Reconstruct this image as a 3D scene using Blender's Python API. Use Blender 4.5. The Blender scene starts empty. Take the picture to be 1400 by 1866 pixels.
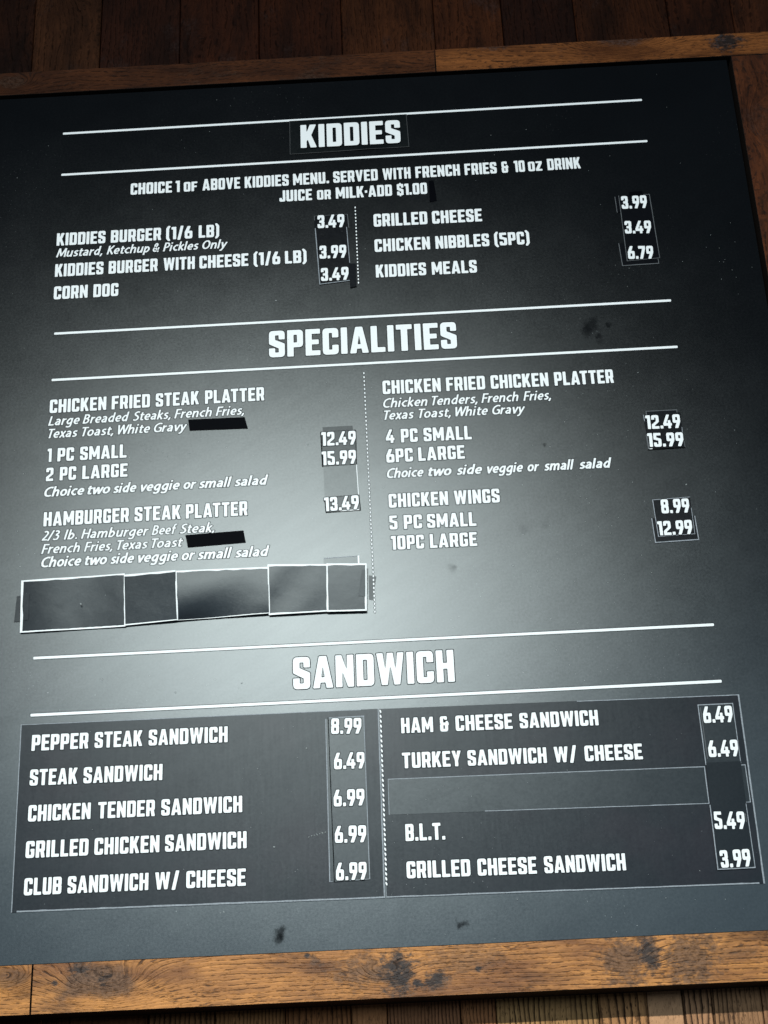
import bpy, math, random
from mathutils import Vector, Matrix
from mathutils.geometry import tessellate_polygon
random.seed(7)
SC = bpy.context.scene
COL = SC.collection

# ------------------------------------------------------------------ camera
# Wall frame: u to the right, v downwards, w out of the wall towards the viewer (metres).
# (0,0,0) is the left end of the top printed rule, on the face of the menu board.
Z0 = 3.4
def wv(u, v, w=0.0):
    return Vector((u, -w, Z0 - v))
F_PX, CX, CY = 2800.0, 700.0, 933.0
R = [[0.9986131297214793, 0.03999692336249881, 0.03423540958431451],
     [-0.05054641492543621, 0.9102597097705891, 0.41094077518117182],
     [-0.01472674730064368, -0.412101330851842, 0.9110189987173957]]
C = (0.5589092386359786, 1.715216565900407, 2.1325071486957103)       # u, v, w of the lens
def row(i):                                   # camera axis in world axes (w axis is -into the wall)
    return Vector((R[i][0], R[i][2], -R[i][1]))
cam = bpy.data.cameras.new('camera')
cam.sensor_fit = 'HORIZONTAL'; cam.sensor_width = 36.0; cam.lens = 36.0 * F_PX / 1400.0
cam.clip_start = 0.05; cam.clip_end = 60
camo = bpy.data.objects.new('camera', cam); COL.objects.link(camo)
r0, r1, r2 = row(0), -row(1), -row(2)
M = Matrix(((r0.x, r1.x, r2.x, 0), (r0.y, r1.y, r2.y, 0), (r0.z, r1.z, r2.z, 0), (0, 0, 0, 1)))
camo.matrix_world = Matrix.Translation(wv(C[0], C[1], C[2])) @ M
SC.camera = camo

def P(x, y, w=0.0):
    """measured point of the photograph -> (u, v) on the plane at depth w"""
    d = Vector(((x - CX) / F_PX, (y - CY) / F_PX, 1.0))
    du = sum(R[i][0] * d[i] for i in range(3)); dv = sum(R[i][1] * d[i] for i in range(3)); dw = -sum(R[i][2] * d[i] for i in range(3))
    k = (w - C[2]) / dw
    return (C[0] + k * du, C[1] + k * dv)
def PX(u, v, w=0.0):
    p = (u - C[0], v - C[1], -(w - C[2]))
    c = [sum(R[i][j] * p[j] for j in range(3)) for i in range(3)]
    return (CX + F_PX * c[0] / c[2], CY + F_PX * c[1] / c[2])

# ------------------------------------------------------------------ light
wd = bpy.data.worlds.new('World'); SC.world = wd; wd.use_nodes = True
bg = wd.node_tree.nodes['Background']
bg.inputs['Color'].default_value = (0.62, 0.78, 1.0, 1); bg.inputs['Strength'].default_value = 0.06
SC.view_settings.view_transform = 'Standard'; SC.view_settings.look = 'None'
SC.view_settings.exposure = 0.0; SC.view_settings.gamma = 1.0
def panel_light(name, pos, aim, sx, sy, power, col, spread=180):
    l = bpy.data.lights.new(name, 'AREA'); l.shape = 'RECTANGLE'; l.size = sx; l.size_y = sy; l.energy = power; l.color = col
    l.spread = math.radians(spread)
    o = bpy.data.objects.new(name, l); COL.objects.link(o); a, b = wv(*pos), wv(*aim)
    o.location = a; o.rotation_euler = (b - a).to_track_quat('-Z', 'Y').to_euler()
panel_light('sheen_fill_panel', (0.55, 0.45, 5.2), (0.6, 1.1, 0), 6.0, 1.6, 112, (0.66, 0.85, 1.0))  # added panel behind the camera: bluish sheen low on the board, fills shadows
panel_light('ceiling_tube', (0.02, -0.88, 4.60), (0.50, 2.3, 0), 1.5, 0.07, 57, (0.97, 1.0, 0.975), 75)

# ------------------------------------------------------------------ node helper
class N:
    def __init__(s, nt, sock): s.nt, s.s = nt, sock
    def _m(s, op, *a, clamp=False):
        n = s.nt.nodes.new('ShaderNodeMath'); n.operation = op; n.use_clamp = clamp
        for i, x in enumerate((s,) + a):
            if isinstance(x, N): s.nt.links.new(x.s, n.inputs[i])
            else: n.inputs[i].default_value = x
        return N(s.nt, n.outputs[0])
    def __add__(s, o): return s._m('ADD', o)
    __radd__ = __add__
    def __sub__(s, o): return s._m('SUBTRACT', o)
    def __rsub__(s, o): return (s * -1) + o
    def __mul__(s, o): return s._m('MULTIPLY', o)
    __rmul__ = __mul__
    def __truediv__(s, o): return s._m('DIVIDE', o)
    def pow(s, o): return s._m('POWER', o)
    def fract(s): return s._m('FRACT')
    def sin(s): return s._m('SINE')
    def exp(s): return s._m('EXPONENT')
    def abs(s): return s._m('ABSOLUTE')
    def clamp(s): return s._m('ADD', 0.0, clamp=True)
    def max(s, o): return s._m('MAXIMUM', o)
    def min(s, o): return s._m('MINIMUM', o)
    def step(s, a, b):                       # smoothstep a..b
        n = s.nt.nodes.new('ShaderNodeMapRange'); n.interpolation_type = 'SMOOTHSTEP'
        s.nt.links.new(s.s, n.inputs[0]); n.inputs[1].default_value = a; n.inputs[2].default_value = b
        return N(s.nt, n.outputs[0])
def vec(nt, x, y, z):
    n = nt.nodes.new('ShaderNodeCombineXYZ')
    for i, q in enumerate((x, y, z)):
        if isinstance(q, N): nt.links.new(q.s, n.inputs[i])
        else: n.inputs[i].default_value = q
    return N(nt, n.outputs[0])
def noise(nt, v, scale=1.0, detail=3.0, rough=0.5):
    n = nt.nodes.new('ShaderNodeTexNoise'); nt.links.new(v.s, n.inputs['Vector'])
    n.inputs['Scale'].default_value = scale; n.inputs['Detail'].default_value = detail; n.inputs['Roughness'].default_value = rough
    return N(nt, n.outputs['Fac'])
def voro(nt, v, scale):
    n = nt.nodes.new('ShaderNodeTexVoronoi'); nt.links.new(v.s, n.inputs['Vector']); n.inputs['Scale'].default_value = scale
    return N(nt, n.outputs['Distance'])
def mix(nt, f, a, b):
    n = nt.nodes.new('ShaderNodeMix'); n.data_type = 'RGBA'
    for s, q in ((n.inputs[0], f), (n.inputs[6], a), (n.inputs[7], b)):
        if isinstance(q, N): nt.links.new(q.s, s)
        elif s.type == 'RGBA': s.default_value = (*q, 1)
        else: s.default_value = q
    return N(nt, n.outputs[2])
def newmat(name):
    m = bpy.data.materials.new(name); m.use_nodes = True
    return m, m.node_tree, m.node_tree.nodes['Principled BSDF']
def setin(nt, b, k, q):
    if isinstance(q, N): nt.links.new(q.s, b.inputs[k])
    elif isinstance(q, tuple): b.inputs[k].default_value = (*q, 1)
    else: b.inputs[k].default_value = q
def coords(nt):
    n = nt.nodes.new('ShaderNodeTexCoord'); s = nt.nodes.new('ShaderNodeSeparateXYZ')
    nt.links.new(n.outputs['Object'], s.inputs[0])
    return N(nt, s.outputs[0]), N(nt, s.outputs[1]), N(nt, s.outputs[2])
def bump(nt, b, h, dist, strength=1.0):
    n = nt.nodes.new('ShaderNodeBump'); nt.links.new(h.s, n.inputs['Height']); n.inputs['Distance'].default_value = dist
    n.inputs['Strength'].default_value = strength
    nt.links.new(n.outputs[0], b.inputs['Normal'])

# ------------------------------------------------------------------ materials
def flat(name, col, rough=0.6, spec=0.5, grain=0.0):
    m, nt, b = newmat(name)
    setin(nt, b, 'Roughness', rough); setin(nt, b, 'Specular IOR Level', spec)
    if grain:
        x, y, z = coords(nt)
        f = noise(nt, vec(nt, x, y, z), 420, 3)
        setin(nt, b, 'Base Color', mix(nt, f.step(0.3, 0.7), tuple(c * (1 - grain) for c in col), col))
    else: setin(nt, b, 'Base Color', col)
    return m
WHITE = flat('white_print', (0.80, 0.83, 0.82), 0.5, 0.4, 0.05)
RIM_BLACK = flat('black_halo_and_edge', (0.004, 0.005, 0.006), 0.85, 0.12)  # matt black rim added round lettering to imitate a sharpening halo; also sticker edges
EDGE_WHITE = flat('white_paper_edge', (0.80, 0.83, 0.82), 0.5, 0.5, 0.06)
EDGE_GREY = flat('grey_paper_edge', (0.27, 0.30, 0.325), 0.6, 0.4, 0.3)
EDGE_DIM = flat('dim_paper_edge', (0.075, 0.085, 0.09), 0.6, 0.4, 0.3)
EDGE_FAINT = flat('faint_paper_edge', (0.022, 0.026, 0.028), 0.6, 0.4, 0.3)
BLACK = flat('black_backing', (0.004, 0.004, 0.004), 0.9, 0.1)

def laminate(name, col, rough, spec, bumpd=0.00002, stains=(), dust=0.5, seed=0.0, tint=None, streak=0.0, crumple=0.0):
    """dark printed laminate: fine mottled sheen, dust specks and greasy finger marks"""
    m, nt, b = newmat(name)
    x, y, z = coords(nt); v = vec(nt, x + seed, y, z)
    n1 = noise(nt, v, 5, 4, 0.6); n2 = noise(nt, v, 270, 3, 0.7); n3 = noise(nt, v, 28, 4, 0.65)
    rg = (n1 - 0.5) * 0.03 + (n2 - 0.5) * 0.05 + (n3 - 0.5) * 0.02 + rough
    n4 = noise(nt, vec(nt, x * 5 + z * 3 + seed, y, z * 38 - x * 22), 1, 5, 0.7)
    sp = (n2 - 0.5) * 0.62 * spec + (n3 - 0.5) * 0.20 * spec + (n1 - 0.5) * 0.15 * spec + (n4 - 0.5) * 0.22 * spec + spec
    if streak:
        ns = noise(nt, vec(nt, x * 260 + seed, y, z * 16), 1, 4, 0.6)
        sp = sp + (ns - 0.5) * streak * spec
    base = mix(nt, n1.step(0.3, 0.7), tuple(c * 0.85 for c in col), col)
    if tint: base = mix(nt, noise(nt, v, 9, 3).step(0.45, 0.7), base, tint)
    for (px, py, rad, amp) in stains:                 # greasy marks: duller than the sheen round them
        u, vv = P(px, py); c = wv(u, vv)
        dx, dz = x - (c.x - ORI.x), z - (c.z - ORI.z)
        d = (dx * dx + dz * dz).pow(0.5) / rad
        wob = noise(nt, v, 0.9 / rad, 4, 0.6)
        k = ((d + (wob - 0.5) * 2.6).step(1.15, 0.25)) * amp * 0.62
        sp = sp * (k * -1 + 1)
    # dust: two sizes of pale specks, a few short fibres
    cell = voro(nt, v, 60); pick = noise(nt, v, 7, 2)
    d1 = (cell * -1 + 0.055).step(0.0, 0.03) * pick.step(0.50, 0.62)
    cell2 = voro(nt, vec(nt, x + 3.1, y, z), 170)
    d2 = (cell2 * -1 + 0.09).step(0.0, 0.05) * noise(nt, v, 4.3, 3).step(0.52, 0.66) * 0.5
    fx = voro(nt, vec(nt, x * 34 + z * 9, y, z * 11 - x * 2), 1.6)
    d3 = (fx * -1 + 0.028).step(0, 0.015) * noise(nt, v, 11, 2).step(0.55, 0.62) * 0.6
    dd = (d1 + d2 + d3).clamp() * dust
    # diffuse pigment under a clear film whose sheen falls off like a Gaussian
    df = nt.nodes.new('ShaderNodeBsdfDiffuse'); gl = nt.nodes.new('ShaderNodeBsdfGlossy'); ad = nt.nodes.new('ShaderNodeAddShader')
    gl.distribution = 'BECKMANN'
    nt.links.new(mix(nt, dd, base, (0.30, 0.32, 0.31)).s, df.inputs['Color'])
    spv = sp.max(0.0) * 0.064
    nt.links.new(vec(nt, spv * 0.86, spv * 0.96, spv * 0.98).s, gl.inputs['Color']); nt.links.new((rg + dd * 0.2).s, gl.inputs['Roughness'])
    bn = nt.nodes.new('ShaderNodeBump'); nt.links.new(noise(nt, v, 520, 2).s, bn.inputs['Height']); bn.inputs['Distance'].default_value = bumpd
    if crumple:
        b2 = nt.nodes.new('ShaderNodeBump'); b2.inputs['Distance'].default_value = crumple
        nt.links.new(noise(nt, vec(nt, x * 0.8 + seed, y, z), 13, 3, 0.5).s, b2.inputs['Height']); nt.links.new(bn.outputs[0], b2.inputs['Normal']); bn = b2
    nt.links.new(bn.outputs[0], gl.inputs['Normal']); nt.links.new(bn.outputs[0], df.inputs['Normal'])
    nt.links.new(df.outputs[0], ad.inputs[0]); nt.links.new(gl.outputs[0], ad.inputs[1])
    out = [n for n in nt.nodes if n.type == 'OUTPUT_MATERIAL'][0]; nt.links.new(ad.outputs[0], out.inputs['Surface'])
    nt.nodes.remove(b)
    return m
ORI = wv(0, 0)
STAINS = [(1080, 590, 0.016, 1.0), (1108, 591, 0.006, 1.2), (1070, 604, 0.013, 0.9), (1091, 612, 0.007, 1.0), (1094, 622, 0.006, .6), (992, 811, 0.004, 1.0),
          (955, 963, 0.009, 0.22), (993, 957, 0.008, 0.2), (822, 1036, 0.009, 0.3), (828, 1034, 0.005, 0.4), (510, 1702, 0.010, 1.25), (507, 1712, 0.008, 1.1),
          (838, 1686, 0.0065, 1.2), (848, 1683, 0.006, 1.0), (1095, 482, 0.006, 0.5)]
BOARD = laminate('board_laminate', (0.0030, 0.0036, 0.0044), 0.325, 0.50, stains=STAINS, dust=0.45)
SHEET = laminate('matt_sheet', (0.0075, 0.0085, 0.0115), 0.34, 0.165, dust=0.5, seed=5.0, tint=(0.011, 0.009, 0.0125), streak=0.4)
STRIP = laminate('strip_sheet', (0.006, 0.0075, 0.009), 0.335, 0.26, dust=0.2, seed=9.0)
LABEL = laminate('label_film', (0.004, 0.0045, 0.006), 0.33, 0.14, dust=0.1, seed=2.0)
LABELM = laminate('grey_label_film', (0.006, 0.0075, 0.0095), 0.33, 0.16, dust=0.1, seed=2.9)
LABELG = laminate('glossy_label_film', (0.004, 0.0055, 0.006), 0.33, 0.41, dust=0.1, seed=2.6)
PATCH = laminate('bent_photo_paper', (0.007, 0.008, 0.010), 0.31, 0.195, 0.00004, dust=0.35, seed=7.7, crumple=0.0007)
TAPE = laminate('black_tape', (0.0025, 0.0028, 0.004), 0.4, 0.006, dust=0.0, seed=4.4)
TAPEG = laminate('shiny_black_tape', (0.006, 0.007, 0.009), 0.30, 0.16, dust=0.1, seed=4.9)
TAPES = laminate('smoky_tape', (0.008, 0.009, 0.012), 0.32, 0.17, dust=0.4, seed=6.4)

def wood(name, seed, vertical=False, light=(0.42, 0.22, 0.075), mid=(0.27, 0.12, 0.035), line=(0.045, 0.018, 0.008),
         freq=110, amp=2.6, knots=(), char=0.5, charcol=(0.07, 0.055, 0.045), lines=0.9, gloss=0.22, spots=(), rough=0.5, patch=0.0, thick=0.60, stain=0.75, solid=False):
    m, nt, b = newmat(name)
    x, y, z = coords(nt)
    U, V = (z, x) if vertical else (x, z)
    V0 = V + y * 1.0                                   # so that edges and end faces carry the grain too
    w1 = noise(nt, vec(nt, U * 2.6 + seed, V0 * 9, seed * 3.7), 1, 3, 0.5)
    w2 = noise(nt, vec(nt, U * 16 + seed, V0 * 40, seed), 1, 3, 0.6)
    r = V0 * freq + (w1 - 0.5) * amp * 4 + (w2 - 0.5) * 1.1
    km = None
    for (ku, kv, s, a) in knots:
        dx, dz = (U - ku) / (s * 2.3), (V - kv) / s
        g = ((dx * dx + dz * dz) * -1).exp()
        r = r + g * a
        km = g if km is None else km.max(g)
    fr = r.fract()
    brk2 = noise(nt, vec(nt, U * 7, V0 * 22 + seed, seed), 1, 2, 0.5)
    dash = noise(nt, vec(nt, U * 95 + seed, r * 2.6, seed), 1, 2, 0.5)
    ln = fr.step(thick, 0.95) * (1 - fr.step(0.955, 1.0)) * (dash.step(0.0, 0.30) if solid else dash.step(0.38, 0.56)) * (brk2.step(0.25, 0.60) * 0.7 + 0.3)
    sml = dash.step(0.57, 0.66) * noise(nt, vec(nt, U * 12, V0 * 30, seed + 4), 1, 2, 0.5).step(0.38, 0.60)
    fib = noise(nt, vec(nt, U * 34 + seed, r * 9.0, seed), 1, 4, 0.75)
    pores = noise(nt, vec(nt, U * 150 + seed * 2, V0 * 800, seed), 1, 2, 0.6).step(0.60, 0.70)
    tone = noise(nt, vec(nt, U * 5 + seed, V0 * 17, seed * 1.3), 1, 5, 0.62).step(0.32, 0.66)
    base = mix(nt, tone, mid, light)
    base = mix(nt, ((fr * 6.283).sin() * 0.5 + 0.5) * 0.35, base, tuple(c * 0.75 for c in mid))
    base = mix(nt, fib.step(0.45, 0.75) * 0.55, base, tuple(c * 0.45 for c in mid))
    base = mix(nt, fib.step(0.50, 0.25) * 0.30, base, tuple(min(1, c * 1.25) for c in light))
    base = mix(nt, pores * 0.55, base, line)
    base = mix(nt, sml * 0.75 * lines, base, line)
    base = mix(nt, ln * lines, base, line)
    umber = noise(nt, vec(nt, U * 4.5 + seed * 3, V0 * 20, seed + 9), 1, 6, 0.66).step(0.50, 0.68) * stain
    base = mix(nt, umber, base, tuple(c * 0.30 for c in mid))
    # grey-brown worn and scorched areas with a ragged outline
    pt = noise(nt, vec(nt, U * 9 + seed * 5, V0 * 13, seed), 1, 6, 0.68)
    c = pt.step(0.60 - 0.1 * patch, 0.72 - 0.05 * patch) * patch
    if km is not None: c = c.max((km * 1.5 + (pt - 0.5) * 2.6).step(0.75, 1.25) * char)
    core = None
    for (su, sv, rx, rz, a) in spots:
        dx, dz = (U - su) / rx, (V - sv) / rz
        d = (dx * dx + dz * dz).pow(0.5)
        if a >= 0.8:
            q = (d + (noise(nt, vec(nt, U * 60 + seed, V0 * 150, seed + 2), 1, 5, 0.75) - 0.5) * 5.0).step(0.75, 0.25)
            core = q if core is None else core.max(q)
        c = c.max((d + (noise(nt, vec(nt, U * 95 + seed, V0 * 130, seed), 1, 5, 0.7) - 0.5) * 3.2 + (pt - 0.5) * 2.2).step(1.25, 0.35) * a)
    cc = mix(nt, noise(nt, vec(nt, U * 180, V0 * 260, seed), 1, 3, 0.7).step(0.40, 0.58), tuple(q * 0.12 for q in charcol), charcol)
    base = mix(nt, c.clamp(), base, cc)
    if core is not None: base = mix(nt, core * 0.85, base, (0.016, 0.010, 0.008))
    setin(nt, b, 'Base Color', base); setin(nt, b, 'Specular IOR Level', gloss)
    setin(nt, b, 'Roughness', (fib - 0.5) * 0.3 + ln * 0.2 + rough)
    bump(nt, b, fib * 0.25 - (ln + sml * 0.5) * 0.8 - pores * 0.3 - c * 0.3 * pt, 0.0006, 0.8)
    return m

# ------------------------------------------------------------------ object helpers
def mesh_obj(name, verts, faces, mat, parent=None, origin=None, smooth=False):
    me = bpy.data.meshes.new(name)
    o3 = origin if origin is not None else ORI
    me.from_pydata([tuple(Vector(v) - o3) for v in verts], [], faces); me.update()
    if smooth:
        for p in me.polygons: p.use_smooth = True
    me.materials.append(mat)
    o = bpy.data.objects.new(name, me); COL.objects.link(o)
    if parent is not None:
        o.parent = parent; o.location = o3 - parent.location
    else: o.location = o3
    return o
def thing(name, label, cat, at, group=None, kind=None):
    o = bpy.data.objects.new(name, None); COL.objects.link(o); o.location = at
    o.empty_display_size = 0.05
    if label: o['label'] = label
    if cat: o['category'] = cat
    if group: o['group'] = group
    if kind: o['kind'] = kind
    return o
def tag(o, label, cat, group=None):
    o['label'] = label; o['category'] = cat
    if group: o['group'] = group
def prism(quad, w0, w1):
    """outline in (u, v), clockwise as seen -> box between depths w0 < w1"""
    n = len(quad)
    vs = [wv(u, v, w1) for u, v in quad] + [wv(u, v, w0) for u, v in quad]
    fs = [list(range(n))[::-1], list(range(n, 2 * n))]
    fs += [[i, (i + 1) % n, n + (i + 1) % n, n + i] for i in range(n)]
    return vs, fs
SHADED_EDGE = flat('shaded_sawn_edge', (0.020, 0.014, 0.011), 0.8, 0.1, 0.7)  # frame side faces darkened in colour to stand for the shade on them
def bevbox(quad, w0, w1, bev):
    """prism with a chamfered front edge"""
    n = len(quad); cu = sum(q[0] for q in quad) / n; cv = sum(q[1] for q in quad) / n
    def inn(q): return (q[0] + (bev if q[0] < cu else -bev), q[1] + (bev if q[1] < cv else -bev))
    vs = [wv(*inn(q), w1) for q in quad] + [wv(u, v, w1 - bev) for u, v in quad] + [wv(u, v, w0) for u, v in quad]
    fs = [list(range(n))[::-1], list(range(2 * n, 3 * n))]
    for b0 in (0, n): fs += [[b0 + i, b0 + (i + 1) % n, b0 + n + (i + 1) % n, b0 + n + i] for i in range(n)]
    return vs, fs
def bil(q, s, t):
    a = [q[0][k] * (1 - s) + q[1][k] * s for k in (0, 1)]; b = [q[3][k] * (1 - s) + q[2][k] * s for k in (0, 1)]
    return (a[0] * (1 - t) + b[0] * t, a[1] * (1 - t) + b[1] * t)

T_SHEET = 0.00045
def sheet(q_px, layer, mat, parent, name='paper', bend=None, nx=1, ny=1, wob=0.0):
    """thin sheet lying on the board; bend(s,t) lifts it"""
    q = [P(*p) for p in q_px]
    if bend is None and not wob:
        vs, fs = prism(q, layer - T_SHEET, layer)
        return mesh_obj(name, vs, fs, mat, parent)
    vs, fs = [], []
    for j in range(ny + 1):
        for i in range(nx + 1):
            s, t = i / nx, j / ny; u, v = bil(q, s, t)
            vs.append(wv(u, v, layer + bend(s, t)))
    k = len(vs)
    for j in range(ny + 1):
        for i in range(nx + 1):
            s, t = i / nx, j / ny; u, v = bil(q, s, t)
            vs.append(wv(u, v, layer + bend(s, t) - T_SHEET))
    W = nx + 1
    for j in range(ny):
        for i in range(nx):
            a = j * W + i
            fs.append([a, a + W, a + W + 1, a + 1]); fs.append([k + a, k + a + 1, k + a + W + 1, k + a + W])
    rim = [i for i in range(W)] + [j * W + nx for j in range(1, ny + 1)] + [ny * W + i for i in range(nx - 1, -1, -1)] + [j * W for j in range(ny - 1, 0, -1)]
    for i, a in enumerate(rim):
        b2 = rim[(i + 1) % len(rim)]; e = len(vs); vs += [vs[a], vs[b2], vs[k + b2], vs[k + a]]; fs.append([e, e + 1, e + 2, e + 3])
    return mesh_obj(name, vs, fs, mat, parent, smooth=False)
def edges(q_px, layer, mat, parent, sides, width=0.0013, bend=None, seed=0, jag=0.15):
    """pale cut edges of the paper along chosen sides: dict side -> width factor (t r b l)"""
    rnd = random.Random(seed + int(q_px[0][0] * 7))
    q = [P(*p) for p in q_px]; cu = sum(a[0] for a in q) / 4; cv = sum(a[1] for a in q) / 4
    idx = {'t': (0, 1), 'r': (1, 2), 'b': (3, 2), 'l': (0, 3)}
    for sd, f in sides.items():
        vs, fs = [], []
        rng = (0.0, 1.0)
        if isinstance(f, tuple): f, rng = f[0], f[1:]
        a, b = q[idx[sd][0]], q[idx[sd][1]]
        L = math.hypot(b[0] - a[0], b[1] - a[1]); n = max(2, int(L / 0.012))
        nu, nv = -(b[1] - a[1]) / L, (b[0] - a[0]) / L
        if nu * (cu - a[0]) + nv * (cv - a[1]) < 0: nu, nv = -nu, -nv
        k = len(vs)
        for i in range(n + 1):
            s = rng[0] + (rng[1] - rng[0]) * i / n; u, v = a[0] + (b[0] - a[0]) * s, a[1] + (b[1] - a[1]) * s
            wd2 = width * f * (1 + rnd.uniform(-jag, jag)); o2 = rnd.uniform(-jag, jag) * width * 0.25
            bb = 0.0
            if bend:
                st = {'t': (s, 0), 'b': (s, 1), 'l': (0, s), 'r': (1, s)}[sd]; bb = bend(*st)
            lay = layer + 0.00015 + bb
            vs.append(wv(u + nu * o2, v + nv * o2, lay)); vs.append(wv(u + nu * (o2 + wd2), v + nv * (o2 + wd2), lay + 0.00001 * 'trbl'.index(sd)))
        for i in range(n):
            f4 = [k + 2 * i, k + 2 * i + 1, k + 2 * i + 3, k + 2 * i + 2]
            fs.append(f4 if (vs[f4[1]] - vs[f4[0]]).cross(vs[f4[2]] - vs[f4[0]]).y < 0 else f4[::-1])
        mesh_obj('cut_edge', vs, fs, mat, parent)

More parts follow.
